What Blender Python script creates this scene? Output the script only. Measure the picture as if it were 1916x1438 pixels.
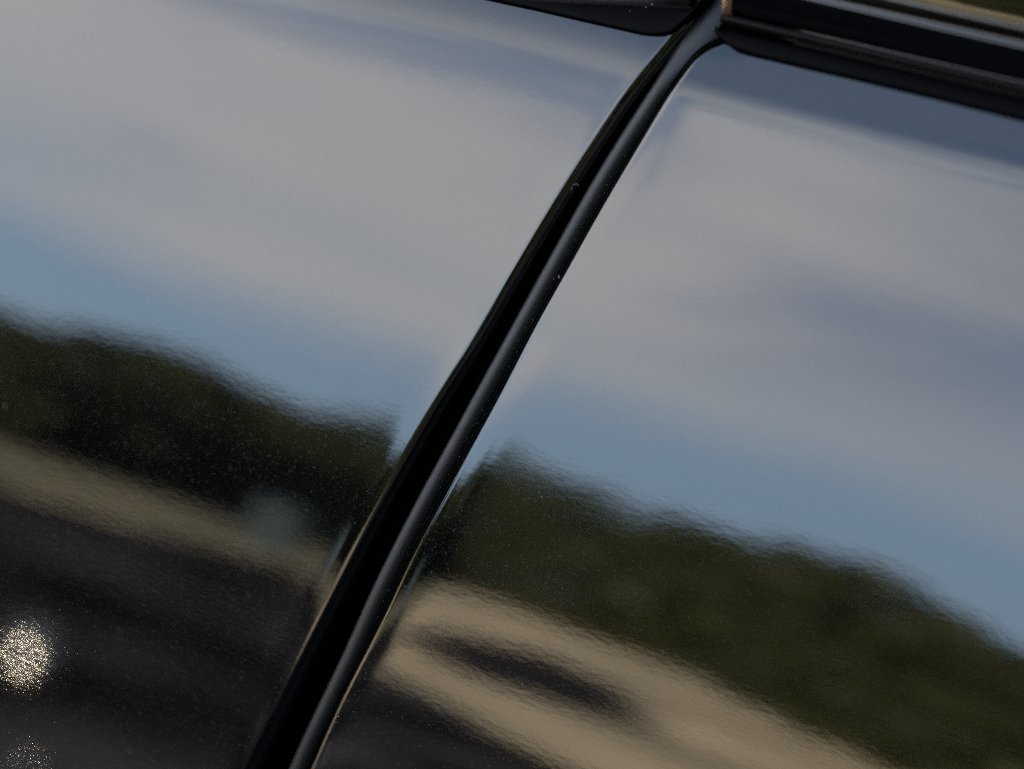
import bpy, math, random
import numpy as np
from mathutils import Vector, noise as mnoise
random.seed(7); rng = np.random.default_rng(7)
sc = bpy.context.scene
for o in list(bpy.data.objects): bpy.data.objects.remove(o)
C = sc.collection

# ------------------------------------------------------------------ camera
Z0 = 0.90
AZ, EL, ROLL, DIST = math.radians(35), math.radians(20), math.radians(2.0), 0.64
Fw = np.array([-math.sin(AZ)*math.cos(EL), math.cos(AZ)*math.cos(EL), -math.sin(EL)])
R0 = np.array([math.cos(AZ), math.sin(AZ), 0.0]); U0 = np.cross(R0, Fw)
Rt = R0*math.cos(ROLL)+U0*math.sin(ROLL); Up = U0*math.cos(ROLL)-R0*math.sin(ROLL)
cam_pos = np.array([0, 0, Z0])-DIST*Fw
cd = bpy.data.cameras.new('camera'); cam = bpy.data.objects.new('camera', cd); C.objects.link(cam)
from mathutils import Matrix
M = Matrix.Identity(4)
for i in range(3):
    M[i][0], M[i][1], M[i][2], M[i][3] = Rt[i], Up[i], -Fw[i], cam_pos[i]
cam.matrix_world = M
cd.lens = 100; cd.sensor_width = 36; cd.clip_start = 0.02; cd.clip_end = 2000
cd.dof.use_dof = True; cd.dof.focus_distance = 0.645; cd.dof.aperture_fstop = 6.5
sc.camera = cam

# ------------------------------------------------------------------ sky, sun, exposure
SUN_EL, SUN_AZ = math.radians(17), math.radians(12)      # azimuth from +Y towards +X: behind the car
w = bpy.data.worlds.new('World'); sc.world = w; w.use_nodes = True
nt = w.node_tree; N = nt.nodes; Lk = nt.links
for n in list(N): N.remove(n)
def nn(t, **k):
    n = N.new(t)
    for a, b in k.items(): setattr(n, a, b)
    return n
def mathn(op, a, b=None, c=None, clamp=False):
    m = N.new('ShaderNodeMath'); m.operation = op; m.use_clamp = clamp
    for i, v in enumerate((a, b, c)):
        if v is None: continue
        if isinstance(v, (int, float)): m.inputs[i].default_value = v
        else: Lk.new(v, m.inputs[i])
    return m.outputs[0]
sky = nn('ShaderNodeTexSky', sky_type='NISHITA', sun_disc=False)
sky.sun_elevation = SUN_EL; sky.sun_rotation = SUN_AZ; sky.air_density = 1.0; sky.dust_density = 1.0; sky.ozone_density = 1.5
tc = nn('ShaderNodeTexCoord'); sep = nn('ShaderNodeSeparateXYZ'); Lk.new(tc.outputs['Generated'], sep.inputs[0])
z = sep.outputs[2]
mp = nn('ShaderNodeMapping'); mp.inputs['Scale'].default_value = (1.3, 2.6, 7.0); mp.inputs['Rotation'].default_value = (0.0, 0.10, 0.5)
Lk.new(tc.outputs['Generated'], mp.inputs[0])
ns = nn('ShaderNodeTexNoise'); ns.inputs['Scale'].default_value = 1.5; ns.inputs['Detail'].default_value = 5; ns.inputs['Roughness'].default_value = 0.5
Lk.new(mp.outputs[0], ns.inputs[0])
nz = ns.outputs['Fac']
mp2 = nn('ShaderNodeMapping'); mp2.inputs['Scale'].default_value = (2.2, 1.6, 5.5); mp2.inputs['Rotation'].default_value = (0.25, 0.15, 0.3); mp2.inputs['Location'].default_value = (3.1, 0.4, 1.7)
Lk.new(tc.outputs['Generated'], mp2.inputs[0])
nt2 = nn('ShaderNodeTexNoise'); nt2.inputs['Scale'].default_value = 1.6; nt2.inputs['Detail'].default_value = 4; nt2.inputs['Distortion'].default_value = 0.5; Lk.new(mp2.outputs[0], nt2.inputs[0]); ns2 = nt2.outputs['Fac']
def sstep(v, a, b):
    m = N.new('ShaderNodeMapRange'); m.interpolation_type = 'SMOOTHSTEP'; m.clamp = True
    Lk.new(v, m.inputs[0]); m.inputs[1].default_value = a; m.inputs[2].default_value = b
    return m.outputs[0]
zz = mathn('ADD', mathn('ADD', z, mathn('MULTIPLY', mathn('ADD', sep.outputs[0], 0.55), -0.02)), mathn('MULTIPLY', mathn('SUBTRACT', nz, 0.5), 0.10))
dark = mathn('MULTIPLY', sstep(z, 0.17, 0.27), sstep(mathn('ADD', ns2, mathn('MULTIPLY', mathn('ADD', sep.outputs[0], 0.55), 0.80)), 0.44, 0.66))
low = sstep(zz, 0.108, 0.190)                          # the cloud bank starts about 10 degrees up
high = mathn('SUBTRACT', 1.0, sstep(zz, 0.42, 0.62))   # and thins out towards the zenith
cov = mathn('MULTIPLY', mathn('MULTIPLY', low, high), mathn('ADD', 0.62, mathn('MULTIPLY', sstep(nz, 0.34, 0.64), 0.36)))
cov = mathn('MAXIMUM', cov, 0.10)
bgs = nn('ShaderNodeBackground'); bgs.inputs['Strength'].default_value = 0.05; Lk.new(sky.outputs[0], bgs.inputs['Color'])
bgc = nn('ShaderNodeBackground'); bgc.inputs['Strength'].default_value = 1.0; cmx = nn('ShaderNodeMix', data_type='RGBA'); Lk.new(dark, cmx.inputs[0]); cmx.inputs[6].default_value = (0.37, 0.37, 0.38, 1); cmx.inputs[7].default_value = (0.195, 0.228, 0.295, 1)
Lk.new(cmx.outputs[2], bgc.inputs['Color'])
mx = nn('ShaderNodeMixShader'); Lk.new(cov, mx.inputs[0]); Lk.new(bgs.outputs[0], mx.inputs[1]); Lk.new(bgc.outputs[0], mx.inputs[2])
haze = nn('ShaderNodeBackground'); haze.inputs['Color'].default_value = (0.150, 0.242, 0.362, 1)
hz = mathn('MULTIPLY', mathn('SUBTRACT', 1.0, sstep(z, 0.10, 0.34)), 0.80)
m0 = nn('ShaderNodeMixShader'); Lk.new(hz, m0.inputs[0]); Lk.new(bgs.outputs[0], m0.inputs[1]); Lk.new(haze.outputs[0], m0.inputs[2]); Lk.new(m0.outputs[0], mx.inputs[1])
wo = nn('ShaderNodeOutputWorld'); Lk.new(mx.outputs[0], wo.inputs[0])
sd = bpy.data.lights.new('sun', 'SUN'); sd.energy = 5.0; sd.angle = math.radians(0.5); sd.color = (1.0, 0.86, 0.68)
sun = bpy.data.objects.new('sun', sd); C.objects.link(sun)
sdir = Vector((math.sin(SUN_AZ)*math.cos(SUN_EL), math.cos(SUN_AZ)*math.cos(SUN_EL), math.sin(SUN_EL)))
sun.rotation_euler = sdir.to_track_quat('Z', 'Y').to_euler(); sun.location = (0, 5, 5)
sc.view_settings.view_transform = 'Standard'; sc.view_settings.look = 'None'
sc.view_settings.exposure = 3.3; sc.view_settings.gamma = 1
sc.render.engine = 'CYCLES'
sc.cycles.use_denoising = False
sc.cycles.max_bounces = 8; sc.cycles.sample_clamp_indirect = 30; sc.cycles.caustics_reflective = True

# ------------------------------------------------------------------ materials
def mat(name, col, rough=0.5, metal=0.0, ior=1.5, spec=0.5):
    m = bpy.data.materials.new(name); m.use_nodes = True
    b = m.node_tree.nodes['Principled BSDF']
    b.inputs['Base Color'].default_value = (*col, 1); b.inputs['Roughness'].default_value = rough
    b.inputs['Metallic'].default_value = metal; b.inputs['IOR'].default_value = ior
    b.inputs['Specular IOR Level'].default_value = spec
    return m, m.node_tree.nodes, m.node_tree.links, b
def noise(n, l, scale, detail=2, rough=0.5, vec=None):
    t = n.new('ShaderNodeTexNoise'); t.inputs['Scale'].default_value = scale
    t.inputs['Detail'].default_value = detail; t.inputs['Roughness'].default_value = rough
    if vec is not None: l.new(vec, t.inputs[0])
    return t.outputs['Fac']
def mm(n, l, op, a, b):
    m = n.new('ShaderNodeMath'); m.operation = op
    for i, v in enumerate((a, b)):
        if isinstance(v, (int, float)): m.inputs[i].default_value = v
        else: l.new(v, m.inputs[i])
    return m.outputs[0]
def bump(n, l, b, h, dist=1.0):
    k = n.new('ShaderNodeBump'); k.inputs['Strength'].default_value = 1.0; k.inputs['Distance'].default_value = dist
    l.new(h, k.inputs['Height']); l.new(k.outputs[0], b.inputs['Normal'])

PAINT_IOR = 1.8
def make_paint():
    m, n, l, b = mat('black_metallic_paint', (0.0022, 0.0021, 0.0024), 0.03, 0, PAINT_IOR)
    g = n.new('ShaderNodeNewGeometry').outputs['Position']
    sc_ = n.new('ShaderNodeVectorMath'); sc_.operation = 'MULTIPLY'; l.new(g, sc_.inputs[0]); sc_.inputs[1].default_value = (170, 170, 420); gs = sc_.outputs[0]
    # orange peel: a few millimetres wide, under a micron high
    h = mm(n, l, 'MULTIPLY', noise(n, l, 1.0, 1, 0.4, gs), 3.0e-6)
    h = mm(n, l, 'ADD', h, mm(n, l, 'MULTIPLY', noise(n, l, 2.8, 1, 0.4, gs), 2.4e-6))
    h = mm(n, l, 'ADD', h, mm(n, l, 'MULTIPLY', noise(n, l, 60, 1, 0.4, g), 4e-6))
    h = mm(n, l, 'ADD', h, mm(n, l, 'MULTIPLY', noise(n, l, 2200, 1, 0.5, g), 0.6e-6))
    bump(n, l, b, h)
    # metal flakes in the base coat
    v = n.new('ShaderNodeTexVoronoi'); v.inputs['Scale'].default_value = 3300; l.new(g, v.inputs[0])
    s = n.new('ShaderNodeSeparateColor'); l.new(v.outputs['Color'], s.inputs[0])
    sel = mm(n, l, 'MULTIPLY', mm(n, l, 'GREATER_THAN', s.outputs[0], 0.86), mm(n, l, 'LESS_THAN', v.outputs['Distance'], 0.32))
    fl = n.new('ShaderNodeBsdfGlossy'); fl.inputs['Color'].default_value = (0.8, 0.78, 0.74, 1); fl.inputs['Roughness'].default_value = 0.35
    vm = n.new('ShaderNodeVectorMath'); vm.operation = 'SUBTRACT'; l.new(v.outputs['Color'], vm.inputs[0]); vm.inputs[1].default_value = (0.5, 0.5, 0.5)
    vs = n.new('ShaderNodeVectorMath'); vs.operation = 'SCALE'; l.new(vm.outputs[0], vs.inputs[0]); vs.inputs['Scale'].default_value = 0.6
    gn = n.new('ShaderNodeNewGeometry'); va = n.new('ShaderNodeVectorMath'); l.new(gn.outputs['Normal'], va.inputs[0]); l.new(vs.outputs[0], va.inputs[1])
    vn = n.new('ShaderNodeVectorMath'); vn.operation = 'NORMALIZE'; l.new(va.outputs[0], vn.inputs[0]); l.new(vn.outputs[0], fl.inputs['Normal'])
    mix = n.new('ShaderNodeMixShader'); l.new(mm(n, l, 'MULTIPLY', sel, mm(n, l, 'MULTIPLY', s.outputs[1], 0.20)), mix.inputs[0])
    l.new(b.outputs[0], mix.inputs[1]); l.new(fl.outputs[0], mix.inputs[2])
    l.new(mix.outputs[0], n['Material Output'].inputs['Surface'])
    return m
paint = make_paint()
def make_rubber(name, col, rough, ior=1.5, amp=6e-6):
    m, n, l, b = mat(name, col, rough, 0, ior)
    g = n.new('ShaderNodeNewGeometry').outputs['Position']
    bump(n, l, b, mm(n, l, 'MULTIPLY', noise(n, l, 2200, 3, 0.6, g), amp))
    r = n.new('ShaderNodeMapRange'); l.new(noise(n, l, 420, 4, 0.6, g), r.inputs[0])
    r.inputs[3].default_value = rough-0.06; r.inputs[4].default_value = rough+0.08; l.new(r.outputs[0], b.inputs['Roughness'])
    return m
rubber = make_rubber('black_rubber', (0.008, 0.008, 0.0082), 0.48, 1.6)
seal_rubber = make_rubber('matte_black_rubber', (0.0010, 0.0010, 0.0011), 0.40, 1.12)
satin = make_rubber('satin_black_trim', (0.0085, 0.0078, 0.0065), 0.42, 1.2, 2e-6)
def make_gloss():
    m, n, l, b = mat('gloss_black_moulding', (0.002, 0.002, 0.002), 0.05, 0, 1.7)
    g = n.new('ShaderNodeNewGeometry').outputs['Position']
    bump(n, l, b, mm(n, l, 'ADD', mm(n, l, 'MULTIPLY', noise(n, l, 700, 1, 0.5, g), 3e-6), mm(n, l, 'MULTIPLY', noise(n, l, 90, 1, 0.4, g), 12e-6)))
    return m
gloss = make_gloss()
capm = mat('warm_glint_metal', (0.95, 0.62, 0.40), 0.38, 1.0)[0]  # warm reflected light put into the end cap's metal colour
inner = mat('bare_black_primer', (0.0015, 0.0015, 0.0015), 0.6, 0, 1.2)[0]
glassm = mat('dark_tinted_glass', (0.004, 0.005, 0.005), 0.02, 0, 1.5)[0]
dustm = mat('pale_dust', (0.5, 0.48, 0.44), 0.8)[0]

# ------------------------------------------------------------------ the car's side as a surface: x along the car, h height above Z0
TILT, RZ, RX = math.tan(math.radians(17.0)), 0.9, 6.0
def softplus(t, k, wd): return k*wd*np.logaddexp(0, t/wd)
def surf(x, h, side):
    y = x*x/(2*RX)+TILT*h+h*h/(2*RZ)
    if side == 'L' and h < -0.066: y -= (h+0.066)**2/(2*RZ)*0.93      # the left panel flattens out lower down
    if side == 'R': hc = 0.0675-0.03*(x-0.03); y = y+softplus(h-hc, 0.17, 0.0011)
    else: hc = 0.0700-0.02*(x+0.0); y = y+softplus(h-hc, 0.17, 0.0026)
    return y
def P(x, h, side): return np.array([x, surf(x, h, side), Z0+h])
def Nrm(x, h, side):
    e = 2e-4
    gx = (surf(x+e, h, side)-surf(x-e, h, side))/(2*e); gh = (surf(x, h+e, side)-surf(x, h-e, side))/(2*e)
    n = np.array([gx, -1.0, gh]); return n/np.linalg.norm(n)
def curve(pts, keep_above=None):
    p = sorted(pts, key=lambda q: q[1]); hh = np.array([q[1] for q in p])/1000; xx = np.array([q[0] for q in p])/1000
    k = 8
    s0 = np.polyfit(hh[:k], xx[:k], 1)[0]; s1 = (xx[-1]-xx[-2])/(hh[-1]-hh[-2])
    g = np.arange(-0.60, 0.14, 0.0005)
    v = np.interp(g, hh, xx)
    v = np.where(g < hh[0], xx[0]+s0*(g-hh[0]), v); v = np.where(g > hh[-1], xx[-1]+s1*(g-hh[-1]), v)
    ka = 0.062 if keep_above is None else keep_above
    sg = np.interp(g, [ka-0.02, ka], [0.007, 0.0008])
    out = np.empty_like(v)
    for i in range(len(g)):
        wgt = np.exp(-0.5*((g-g[i])/sg[i])**2); wgt[np.abs(g-g[i]) > 4*sg[i]] = 0
        j = np.nonzero(wgt)[0]; a = np.polyfit(g[j]-g[i], v[j], 1, w=np.sqrt(wgt[j])) if len(j) > 3 else [0, v[i]]
        out[i] = a[1]
    # rounder joint between smoothed and exact stretches
    return lambda h: float(np.interp(h, g, out))
xL = curve([(20.0,81.5),(18.4,78.2),(16.9,74.9),(15.1,71.8),(13.2,69.3),(9.2,61.0),(5.4,52.0),(1.4,43.9),(-1.1,37.3),(-4.2,30.1),(-7.5,21.8),(-11.7,11.0),(-15.1,2.5),(-20.7,-8.7),(-25.4,-20.9),(-29.9,-31.8),(-34.3,-43.8),(-38.8,-56.0),(-42.7,-66.6),(-46.4,-76.7),(-52.4,-93.5),(-56.7,-105.2)], 0.09)
xB = curve([(26.3,82.5),(24.9,77.8),(23.8,74.3),(19.1,65.2),(15.6,56.7),(11.7,48.2),(6.2,33.0),(1.8,20.8),(-2.7,8.5),(-8.0,-5.5),(-12.8,-18.5),(-18.1,-32.0),(-20.5,-38.7),(-26.4,-55.4),(-31.2,-72.1),(-37.8,-89.8),(-41.2,-100.4)], 0.2)
xR = curve([(60,86),(40,81),(33.9,78.5),(31.3,77.4),(29.2,76.0),(27.5,74.2),(26.4,71.9),(25.3,69.4),(23.0,64.1),(15.6,45.1),(11.8,35.7),(9.0,26.7),(5.6,18.8),(2.7,10.8),(0.4,3.4),(-2.8,-6.3),(-7.2,-17.2),(-11.0,-27.6),(-14.1,-36.1),(-17.6,-43.6),(-19.0,-50.3),(-23.6,-63.9),(-28.2,-75.2),(-34.0,-91.9),(-35.7,-98.7)], 0.066)
ROWS = np.concatenate([np.linspace(-0.55, -0.17, 20)[:-1], np.linspace(-0.17, 0.0634, 196)[:-1], np.arange(0.0634, 0.0905, 0.0004)])

def mesh_obj(name, verts, faces, m, parent=None, smooth=True):
    me = bpy.data.meshes.new(name); me.from_pydata([tuple(v) for v in verts], [], faces)
    if smooth:
        for p in me.polygons: p.use_smooth = True
    me.materials.append(m); me.update()
    o = bpy.data.objects.new(name, me); C.objects.link(o)
    if parent: o.parent = parent
    return o
def grid_faces(nr, nc, flip=False):
    f = []
    for i in range(nr-1):
        for j in range(nc-1):
            a, b, c, d = i*nc+j, i*nc+j+1, (i+1)*nc+j+1, (i+1)*nc+j
            f.append((a, d, c, b) if flip else (a, b, c, d))
    return f
def empty(name, loc):
    o = bpy.data.objects.new(name, None); C.objects.link(o); o.location = loc; o.empty_display_size = 0.1
    return o
def tag(o, label=None, cat=None, group=None, kind=None):
    for k, v in (('label', label), ('category', cat), ('group', group), ('kind', kind)):
        if v: o[k] = v
    return o

car = empty('parked_car', (0, 0, 0))
tag(car, 'glossy black car side mirroring sky and trees, with rubber-filled panel gap and window trim', 'car')

def make_lift(k, a, b):
    g = np.linspace(0, 0.02, 400); sl = k*np.exp(-(g/a)**b)
    c = np.cumsum(sl)*(g[1]-g[0]); c = c-c[-1]
    return lambda s: float(np.interp(s, g, c))
LIFT = {'R': make_lift(0.058, 0.0036, 1.35), 'L': (lambda f: (lambda s: -f(s)))(make_lift(0.055, 0.0031, 1.35))}
def panel(side):
    xe = xR if side == 'R' else xL
    sg = 1 if side == 'R' else -1
    rc = 0.0018 if side == 'R' else 0.0026
    k = 10 if side == 'L' else 8
    curl = [(-rc*math.sin(t), rc*(1-math.cos(t))) for t in np.linspace(math.pi/2, 0, k+1)[:-1]]
    curl = [(curl[0][0], 0.011), (curl[0][0], 0.006), (curl[0][0], curl[0][1]+0.001)]+curl
    ss = np.concatenate([np.arange(0, 0.016, 0.0004), np.arange(0.016, 0.05, 0.002), np.arange(0.05, 0.21, 0.006), np.linspace(0.21, 1.0, 14)])
    V = []
    for h in ROWS:
        x0 = xe(h); e = 0.0008
        p0 = P(x0, h, side); T = P(xe(h+e), h+e, side)-P(xe(h-e), h-e, side); T /= np.linalg.norm(T)
        n = Nrm(x0, h, side); S = np.cross(-n, T)*sg; S /= np.linalg.norm(S)      # points into the panel
        cs = abs(S[0])
        lift = lambda s: LIFT[side](s)
        for s, d in curl: V.append(p0+S*s-n*d+n*lift(0))
        for s in ss:
            q = P(x0+sg*s, h, side); V.append(q+n*lift(s*cs))
    nc = len(curl)+len(ss)
    return V, grid_faces(len(ROWS), nc, flip=(side == 'L'))
V, F_ = panel('R'); pr = mesh_obj('door_panel', V, F_, paint, car)
pr['label'] = 'black door panel on the right of the gap, with a pressed crease below the window trim'
V, F_ = panel('L'); pl = mesh_obj('door_panel', V, F_, paint, car)
pl['label'] = 'black panel on the left of the gap, with sharp upper corner and a speckled sun glint'

# rubber in the gap: swept profile
def sweep(name, xc, prof, m, hs, sideframe='R', parent=car):
    V = []
    for h in hs:
        e = 0.0015
        p0 = P(xc(h), h, sideframe); T = P(xc(h+e), h+e, sideframe)-P(xc(h-e), h-e, sideframe); T /= np.linalg.norm(T)
        n = Nrm(xc(h), min(h, 0.06), sideframe); S = np.cross(-n, T); S /= np.linalg.norm(S)
        for s, d in prof(h, abs(S[0])): V.append(p0+S*s-n*d)
    nc = len(prof(0.0, 0.9))
    return mesh_obj(name, V, grid_faces(len(hs), nc), m, parent)
def sm(a, b, t):
    t = min(1, max(0, (t-a)/(b-a))); return t*t*(3-2*t)
def bead_prof(h, c):
    g = sm(0.066, 0.082, h)
    k = 1+1.1*g
    base = [(-5.8, 10), (-5.4, 9.0), (-4.6, 7.6), (-3.9, 5.8), (-3.3, 4.2), (-2.85, 3.0)]
    out = [(a*(1+0.1*g), b) for a, b in base]
    for t in np.linspace(-80, 78, 21): out.append((2.55*k*math.sin(math.radians(t))-1.0*(1-g), 1.0+2.55*(1-math.cos(math.radians(t)))))
    out += [(0.95+g*2.5, 3.1), (1.3+g*2.5, 3.7), (1.9+g*2.4, 4.3), (2.6+g*2, 4.9), (5.5, 7.0)]
    return [(a/1000, b/1000) for a, b in out]
HS = np.concatenate([np.linspace(-0.55, -0.17, 15)[:-1], np.arange(-0.17, 0.105, 0.0015)])
bead = sweep('rubber_seal', xB, bead_prof, rubber, HS)
def ridge_prof(h, c):
    out = [(-0.0034, 0.0062), (-0.0030, 0.0030)]
    for cx, r in ((-0.0027, 0.00022), (-0.00195, 0.00026)):
        for t in np.linspace(-math.pi/2, math.pi/2, 7): out.append((cx+r*math.sin(t)*1.2, 0.0016-r*math.cos(t)*1.6))
        out.append((cx+r+0.0001, 0.0026))
    out += [(-0.0013, 0.0050)]
    return out
ridge = sweep('seal_lip', xR, ridge_prof, seal_rubber, np.concatenate([np.linspace(-0.55, -0.17, 15)[:-1], np.arange(-0.17, 0.0785, 0.001)]))
# gap lip on the left side: thin rib seen as a faint line in the black of the gap
def rib_prof(h, c):
    return [(0.0032, 0.0085), (0.0038, 0.0052), (0.0040, 0.0050), (0.0043, 0.0052), (0.0046, 0.0085)]
rib = sweep('seal_rib', xL, rib_prof, seal_rubber, HS, 'L')
# inner frame behind everything
V = []
hs = np.linspace(-0.55, 0.10, 30)
for h in hs:
    for x in np.linspace(-1.0, 1.0, 41): V.append(P(x, h, 'R')-Nrm(x, h, 'R')*0.0125)
mesh_obj('door_frame', V, grid_faces(30, 41), inner, car)

# ------------------------------------------------------------------ window trims
UPD = np.array([0, TILT+0.085, 1.0]); UPD /= np.linalg.norm(UPD); NT = np.cross(UPD, np.array([1.0, 0, 0])); NT /= np.linalg.norm(NT)
if NT[1] > 0: NT = -NT
def blR(x): return 0.0771-0.042*(x-0.040)
def blL(x): return 0.0777-0.016*(x-0.0)
def TP(x, dh, out, side):
    bl = blR(x) if side == 'R' else blL(x)
    return P(x, bl, side)+UPD*dh/1000+NT*out/1000
def extr(name, prof, m, side, xs, parent=car):
    V = []
    for x in xs:
        for dh, out in prof(x): V.append(TP(x, dh, out, side))
    return mesh_obj(name, V, grid_faces(len(xs), len(prof(xs[0])), flip=True), m, parent)
XR = np.concatenate([np.arange(0.030, 0.045, 0.0006), np.arange(0.045, 0.16, 0.004), np.linspace(0.16, 1.0, 12)])
def interp(pts):
    a = np.array(pts)/1000; return lambda x: float(np.interp(x, a[:, 0], a[:, 1]))
srl = interp([(26, 84.0), (30, 80.5), (32.0, 79.2), (33.2, 78.7), (34.3, 78.35), (35.2, 77.8), (36.5, 77.45), (38.5, 77.25), (40.7, 77.1), (53.5, 76.6), (66.6, 76.2), (85.6, 75.4), (106.0, 74.3), (1000, 36.8)])
def seal_prof_R(x):
    d0 = (srl(x)-blR(x))*1000
    return [(d0+0.3, -2.5), (d0+0.05, 0.0), (d0-0.02, 0.35), (d0+0.15, 0.75), (d0+0.6, 1.0), (d0+1.6, 1.05), (3.4, 0.9), (4.2, 0.5), (4.4, -0.4), (5.4, -0.9), (6.2, -1.5)]
extr('window_seal', seal_prof_R, seal_rubber, 'R', XR)
def lip_prof(x): return [(4.3, -1.5), (4.5, 0.2), (4.75, 0.5), (5.0, 0.45), (5.2, 0.0), (5.4, -0.8)]
extr('trim_step', lip_prof, satin, 'R', np.concatenate([np.arange(0.0495, 0.16, 0.004), np.linspace(0.16, 1.0, 12)]))
def satin_prof(x):
    out = [(5.2, -3)]
    for t in np.linspace(0, math.pi, 13): out.append((6.6-1.05*math.cos(t), -0.2+1.3*math.sin(t)))
    return out+[(7.9, -3)]
extr('trim_lip', satin_prof, satin, 'R', np.concatenate([np.arange(0.0306, 0.16, 0.004), np.linspace(0.16, 1.0, 12)]))
def mould_prof(x):
    t = sm(0.0305, 0.0345, x)*0.25+0.75
    p = [(7.6, -4), (8.1, -0.2), (8.5, 0.7), (9.2, 1.4), (10.2, 2.0), (11.4, 2.7), (12.6, 3.35), (13.3, 3.75), (13.7, 4.1), (14.0, 4.28), (14.35, 4.3), (14.7, 4.15), (15.0, 4.1), (15.4, 4.25), (16.4, 4.65), (17.4, 5.0), (17.7, 5.15), (17.95, 5.15), (18.2, 5.2), (19, 5.45), (20, 5.73), (21, 6.00), (22, 6.26), (24, 6.75), (26, 7.15), (28, 7.4), (30, 7.4), (33, 6.5), (35, 2)]
    return [(a, b*t if b > 0 else b) for a, b in p]
extr('window_moulding', mould_prof, gloss, 'R', np.concatenate([np.arange(0.0322, 0.045, 0.0008), np.arange(0.045, 0.16, 0.004), np.linspace(0.16, 1.0, 12)]))
# end cap of the moulding
V, xs = [], [0.0303, 0.0304, 0.0308, 0.0318, 0.0330, 0.0331]
pr_ = [(6.9, -3), (7.3, 0.6), (8.0, 1.4), (9.2, 2.2), (10.6, 3.0), (12.2, 4.0), (14.2, 4.9), (16, 5.2), (20, 6.4), (26, 7.9), (32, 7), (33, 2)]
for i, x in enumerate(xs):
    k = [0.0, 0.55, 0.85, 1.0, 1.0, 0.6][i]
    for dh, out in pr_: V.append(TP(x, dh, out*k if out > 0 else out, 'R'))
mesh_obj('end_cap', V, grid_faces(len(xs), len(pr_), flip=True), capm, car)

XL = np.concatenate([np.linspace(-1.0, -0.12, 12)[:-1], np.arange(-0.12, 0.0265, 0.001)])
sll = interp([(-1000, 95.0), (-60, 79.0), (-31.7, 78.5), (-16.5, 78.2), (-1.7, 77.7), (5.5, 77.5), (9.5, 77.35), (12.7, 77.3), (15.5, 77.6), (17.5, 78.0), (19.0, 78.5), (20.0, 79.2), (23, 83), (26, 88)])
def seal_prof_L(x):
    d0 = (sll(x)-blL(x))*1000
    t_ = max(4.2, d0+1.6, 5.2+(x*1000-4)*0.14)
    return [(d0+0.3, -4), (d0+0.05, 0.0), (d0, 0.35), (d0+0.15, 0.7), (d0+0.6, 0.9), (d0+1.4, 0.9), (t_, 0.4), (t_+1.5, -1.0), (t_+3, -2.5), (t_+14, -3)]
extr('window_seal', seal_prof_L, seal_rubber, 'L', XL)
def mould_L(x):
    a = 4.6+(x*1000-4)*0.14 if x > -0.02 else 1.2+3.2*0+0.04
    a = max(a, 1.5)
    return [(a-0.2, -3), (a, 0.2), (a+0.5, 0.8), (a+1.5, 1.3), (8, 1.7), (11, 1.9), (15, 1.6), (20, 0.8), (28, -1.2), (29, -4)]
extr('window_moulding', mould_L, rubber, 'L', np.concatenate([np.linspace(-1.0, -0.12, 12)[:-1], np.arange(-0.12, 0.0228, 0.002), [0.0228]]))

# ------------------------------------------------------------------ the rest of the parked car (outside the frame; it shades the ground in front of it)
def prism(name, outline, y0, y1, m, parent):
    n = len(outline); V = [(x, y0, z) for x, z in outline]+[(x, y1, z) for x, z in outline]
    F = [tuple(range(n)), tuple(range(2*n-1, n-1, -1))]+[(i, i+n, (i+1) % n+n, (i+1) % n) for i in range(n)]
    return mesh_obj(name, V, F, m, parent, smooth=False)
prism('body_shell', [(-1.5, 0.35), (2.3, 0.35), (2.35, 0.75), (2.0, 0.93), (-1.4, 0.93), (-1.55, 0.7)], 0.16, 1.85, inner, car)
prism('roof', [(-1.2, 1.0), (1.7, 1.0), (1.2, 1.42), (0.9, 1.46), (-0.7, 1.46), (-0.9, 1.42)], 0.28, 1.72, inner, car)
def tyre(x):
    V, F = [], []; k = 32; rr = [(0.18, -0.1), (0.3, -0.11), (0.33, -0.08), (0.33, 0.08), (0.3, 0.11), (0.18, 0.1)]
    for i in range(k):
        a = 2*math.pi*i/k
        for r, y in rr: V.append((x+r*math.cos(a), 0.22+y, 0.33+r*math.sin(a)))
    q = len(rr)
    for i in range(k):
        for j in range(q): F.append((i*q+j, ((i+1) % k)*q+j, ((i+1) % k)*q+(j+1) % q, i*q+(j+1) % q))
    mesh_obj('wheel', V, F, seal_rubber, car)
tyre(-0.95); tyre(1.35)

# ------------------------------------------------------------------ ground seen in the paint
def ground_mat(name, c1, c2, scale, rough=0.9):
    m, n, l, b = mat(name, c1, rough, 0, 1.1, 0.0)
    g = n.new('ShaderNodeNewGeometry').outputs['Position']
    r = n.new('ShaderNodeMix'); r.data_type = 'RGBA'; r.inputs[6].default_value = (*c1, 1); r.inputs[7].default_value = (*c2, 1)
    mr = n.new('ShaderNodeMapRange'); mr.inputs[1].default_value = 0.42; mr.inputs[2].default_value = 0.64
    l.new(noise(n, l, scale, 3, 0.5, g), mr.inputs[0]); l.new(mr.outputs[0], r.inputs[0]); l.new(r.outputs[2], b.inputs['Base Color'])
    return m
asphalt = ground_mat('asphalt', (0.002, 0.002, 0.002), (0.052, 0.053, 0.060), 0.75)
sand = ground_mat('dry_sandy_gravel', (0.27, 0.245, 0.18), (0.66, 0.56, 0.40), 0.33)
patchm = ground_mat('dark_mottled_ground', (0.012, 0.012, 0.014), (0.035, 0.035, 0.04), 1.2)
def sheet(name, pts, zz, m):
    o = mesh_obj(name, [(x, y, zz) for x, y in pts], [tuple(range(len(pts)))], m, None, False)
    return tag(o, kind='structure')
sheet('ground', [(-1500, -1500), (1500, -1500), (1500, 1500), (-1500, 1500)], 0, asphalt)
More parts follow.
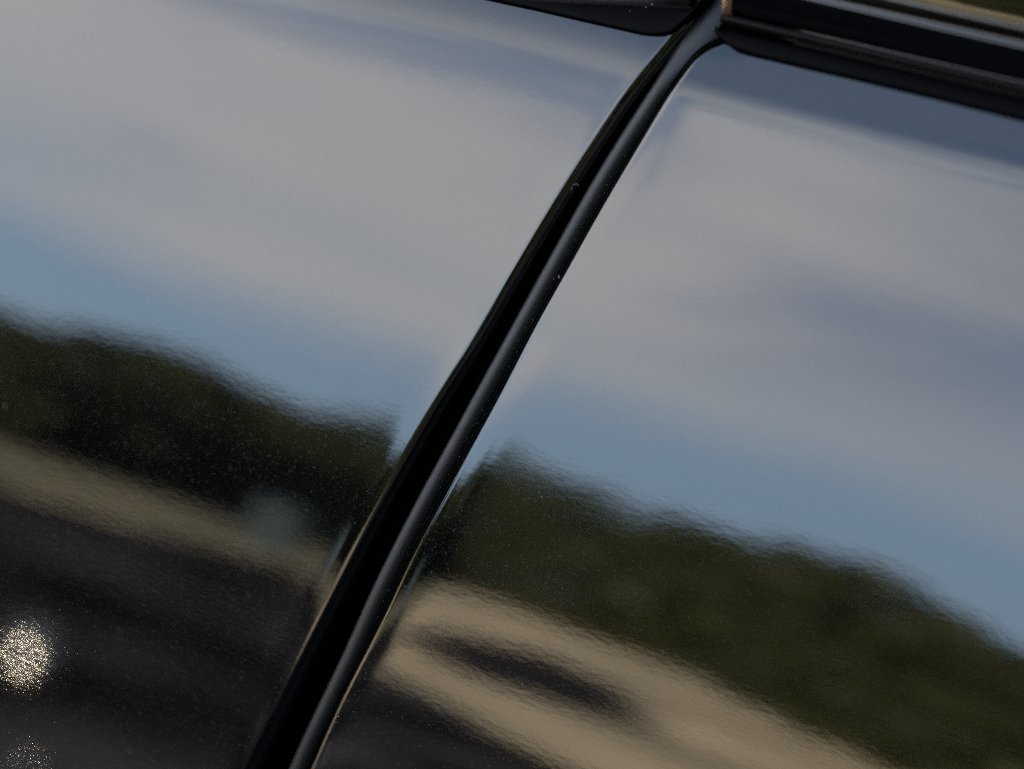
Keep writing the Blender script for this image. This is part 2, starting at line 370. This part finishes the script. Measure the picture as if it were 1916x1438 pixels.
def wob(pts, amp, n=10):
    out = []
    for i, (a, b) in enumerate(zip(pts, pts[1:]+pts[:1])):
        for k in range(n):
            t = k/n; x = a[0]*(1-t)+b[0]*t; y = a[1]*(1-t)+b[1]*t
            d = math.hypot(x, y)/15*amp
            out.append((x+d*mnoise.noise(Vector((x*0.6, y*0.6, i))), y+d*mnoise.noise(Vector((x*0.6, y*0.6, i+50)))))
    return out
sheet('gravel_yard', wob([(-1.3, -5.6), (-2.2, -5.7), (-4.2, -6.9), (-6.4, -9.2), (-16.5, -23.5), (-13.2, -15.2), (-12.3, -12.0), (-13.5, -8), (-9, -4.5), (-4.3, -1.9), (-3.2, -0.4), (-3.5, 3), (-60, 3), (-160, -160), (-60, -240), (-13, -60), (-4.2, -18)], 1.0), 0.004, sand)
verge = ground_mat('dry_grass_verge', (0.07, 0.075, 0.05), (0.30, 0.27, 0.195), 0.30)
sheet('grass_verge', wob([(-16.3, -23.2), (-13.2, -15.2), (-12.3, -12.0), (-13.5, -8), (-60, -10), (-160, -60), (-170, -200), (-110, -180)], 1.0), 0.008, verge)
sheet('dark_ground_patch', wob([(-8.6, -12.9), (-10.9, -16.3), (-12.6, -21.5), (-9.9, -19.2), (-7.6, -14.9), (-6.1, -12.0), (-6.3, -10.6), (-7.4, -11.3)], 0.6, 6), 0.012, patchm)  # irregular dark patch laid over the gravel

# tree belt beyond the yard: leaf clumps, reads as one mass in the reflection
m, n, l, b = mat('foliage', (0.05, 0.06, 0.018), 0.6, 0, 1.4, 0.3); leafm = m
oi = n.new('ShaderNodeNewGeometry').outputs['Position']
r = n.new('ShaderNodeMix'); r.data_type = 'RGBA'; r.inputs[6].default_value = (0.006, 0.0085, 0.002, 1); r.inputs[7].default_value = (0.024, 0.029, 0.005, 1)
l.new(noise(n, l, 0.16, 2, 0.5, oi), r.inputs[0]); l.new(r.outputs[2], b.inputs['Base Color'])
barkm = mat('bark', (0.05, 0.04, 0.03), 0.9)[0]
V, F, TV, TF = [], [], [], []
azs = [-75, -40, -15, 5, 15, 19, 22, 25, 27.7, 33, 36, 40, 44.7, 52, 65, 80]  # negative azimuths: unseen near trees, added to darken the gap edge's reflections
ds = [9, 9, 10, 15, 20, 22, 24, 42, 70, 110, 100, 66, 44, 44, 50, 60]
el = [45, 48, 40, 20, 4.6, 5.0, 5.5, 5.8, 5.3, 5.7, 5.4, 4.8, 4.2, 4.2, 5, 5]
az = -75.0
while az < 80:
    d = np.interp(az, azs, ds); top = 0.9+d*math.tan(math.radians(np.interp(az, azs, el)))
    top *= 1+0.06*mnoise.noise(Vector((az*0.35, 3.3, 0)))
    wdt = min(max(0.5, top*0.30), 2.4)
    for row in range(3):
        dd = d*(1+0.06*row)+random.uniform(-.02, .02)*d; a = math.radians(az+random.uniform(-.4, .4)); cx, cy = -dd*math.sin(a), -dd*math.cos(a)
        hh = top*random.uniform(0.78, 1.08)
        for _ in range(420):
            u = random.random(); rr = wdt*math.sqrt(max(0.02, 1-(2*u-1)**2*0.9))*random.random()**0.4; th = random.uniform(0, 6.283)
            p = np.array([cx+rr*math.cos(th), cy+rr*math.sin(th), hh*(0.0+u)])
            s = min(top*0.05, 0.35)*random.uniform(0.6, 1.6)
            e1 = rng.normal(size=3); e1 /= np.linalg.norm(e1); e2 = np.cross(e1, rng.normal(size=3)); e2 /= np.linalg.norm(e2)
            b0 = len(V); V += [p+e1*s, p+e2*s*0.6, p-e1*s, p-e2*s*0.6]; F.append((b0, b0+1, b0+2, b0+3))
    az += math.degrees(wdt*0.9/d)
t = mesh_obj('tree_belt', V, F, leafm, None, False); tag(t, 'dense dark green belt of trees mirrored in the black paint', 'trees', kind='stuff')

steel = mat('brushed_steel', (0.92, 0.87, 0.78), 0.24, 1.0)[0]
def added_glint_ball(x, y, r, h, label):  # unseen steel ball on a stub, added for its sun glint in the paint
    b = empty('added_glint_ball', (x, y, 0)); tag(b, label, 'added_glint_ball')
    def lathe(name, prof, m, k=32):
        V = [(a*math.cos(6.28318*i/k), a*math.sin(6.28318*i/k), zz) for a, zz in prof for i in range(k)]
        F = [(j*k+i, j*k+(i+1) % k, (j+1)*k+(i+1) % k, (j+1)*k+i) for j in range(len(prof)-1) for i in range(k)]
        return mesh_obj(name, V, F, m, b)
    lathe('post', [(r*0.5, 0), (r*0.5, h-r*0.8)], seal_rubber)
    lathe('ball_head', [(max(1e-4, r*math.sin(t)), h-r*math.cos(t)) for t in np.linspace(0.02, math.pi-0.02, 20)], steel)
def added_drum(x, y, r, h):  # unseen drum, added to mirror as a faint pale spot
    k = 28; prof = [(0.01, h-0.02), (r*0.96, h-0.02), (r, h), (r*0.98, h*0.68), (r*1.03, h*0.66), (r*0.98, h*0.64), (r*0.98, h*0.36), (r*1.03, h*0.34), (r*0.98, h*0.32), (r, 0)]
    V = [(x+a*math.cos(6.28318*i/k), y+a*math.sin(6.28318*i/k), zz) for a, zz in prof for i in range(k)]
    F = [(j*k+i, j*k+(i+1) % k, (j+1)*k+(i+1) % k, (j+1)*k+i) for j in range(len(prof)-1) for i in range(k)]
    tag(mesh_obj('added_drum', V, F, mat('pale_blue_enamel', (0.035, 0.050, 0.060), 0.9, 0, 1.1)[0], None), 'added pale blue-grey drum, a faint blurred spot mirrored left of the gap below the trees', 'added_drum')
added_drum(-18.2, -23.8, 0.33, 1.15)
added_glint_ball(-4.250, -4.500, 0.072, 0.082, 'added low steel ball whose sun glint makes the bright speckled disc in the paint')
added_glint_ball(-3.318, -3.582, 0.018, 0.024, 'smaller added steel ball behind the faint speckled disc in the corner of the paint')
print('leaves', len(F))

# ------------------------------------------------------------------ dust, lint and dried wax on the car
V, F = [], []
def speck(p, r, st=1.0):
    b0 = len(V); q = np.array([[1, 0, 0], [-1, 0, 0], [0, 1, 0], [0, -1, 0], [0, 0, 1], [0, 0, -1]], float)*r*(0.7+0.6*rng.random((6, 1)))
    q[:, 2] *= st
    V.extend(list(np.array(p)+q))
    for a, b_, c in ((0, 2, 4), (2, 1, 4), (1, 3, 4), (3, 0, 4), (2, 0, 5), (1, 2, 5), (3, 1, 5), (0, 3, 5)): F.append((b0+a, b0+b_, b0+c))
for p, r, st in [((.0116, .0300, .9832), 1.9e-4, .7), ((.0133, .0299, .9841), 2.4e-4, .6), ((.0078, .0294, .9819), 1.3e-4, 1), ((.0219, .0304, .9777), 1.6e-4, 1),
                 ((.0231, .0305, .9783), 1.9e-4, 1), ((.0060, -.0047, .8843), 1.7e-4, 1), ((.0138, -.0065, .8783), 1.8e-4, 1), ((.0054, .0091, .9243), 2.2e-4, 2.0),
                 ((-.1511, -.0095, .8605), 3.0e-4, 1), ((.0177, -.0171, .8372), 2.0e-4, 1)]: speck(p, r, st)
for _ in range(380):
    h = random.uniform(-0.06, 0.076); sd_ = random.random()
    if sd_ < 0.42: x = xR(h)+random.random()**2*0.06+0.001; pp = P(x, h, 'R')+Nrm(x, h, 'R')*5e-5
    elif sd_ < 0.78: x = xL(h)-random.random()**2*0.07-0.001; pp = P(x, h, 'L')+Nrm(x, h, 'L')*5e-5
    else: x = xR(h)-random.uniform(0.0021, 0.0034); n_ = Nrm(xR(h), h, 'R'); pp = P(x, h, 'R')-n_*0.0003
    speck(pp, random.uniform(2.5e-5, 8e-5))
tag(mesh_obj('dust', V, F, dustm, None), 'scattered pale dust specks on the black paint, seal and trim', 'dust', kind='stuff')
def tube(name, pts, rad, m, lab, cat):
    V, F = [], []; k = 6
    for i, p in enumerate(pts):
        a = np.array(pts[min(i+1, len(pts)-1)])-np.array(pts[max(i-1, 0)]); a /= np.linalg.norm(a)
        u = np.cross(a, [0.3, 0.5, 0.8]); u /= np.linalg.norm(u); v = np.cross(a, u)
        for j in range(k): V.append(np.array(p)+rad*(u*math.cos(6.28*j/k)+v*math.sin(6.28*j/k)))
    for i in range(len(pts)-1):
        for j in range(k): F.append((i*k+j, i*k+(j+1) % k, (i+1)*k+(j+1) % k, (i+1)*k+j))
    return tag(mesh_obj(name, V, F, m), lab, cat)
tube('lint_fibre', [(.0038, .0150, .9426), (.0040, .0148, .9434), (.0043, .0149, .9441), (.0047, .0150, .9445), (.0052, .0152, .9446), (.0055, .0153, .9443)], 4e-5, dustm,
     'tiny curled pale lint fibre caught on the left edge of the panel gap', 'lint')
V, F = [], []
for i in range(26):                       # small comb of dried wax beads at the lower edge of the right panel
    t = i/25; h = -0.0915-0.0085*t; wdt = 0.0002+0.0012*t
    for k in range(3):
        x = xR(h)+0.0012+wdt*random.uniform(0, 1); speck(P(x, h, 'R')+Nrm(x, h, 'R')*4e-5, random.uniform(5e-5, 1.3e-4), 0.6)
tag(mesh_obj('wax_residue', V, F, mat('dried_wax', (0.22, 0.20, 0.17), 0.5)[0]), 'thin pale smear of dried wax beside the panel gap, low on the right', 'residue')
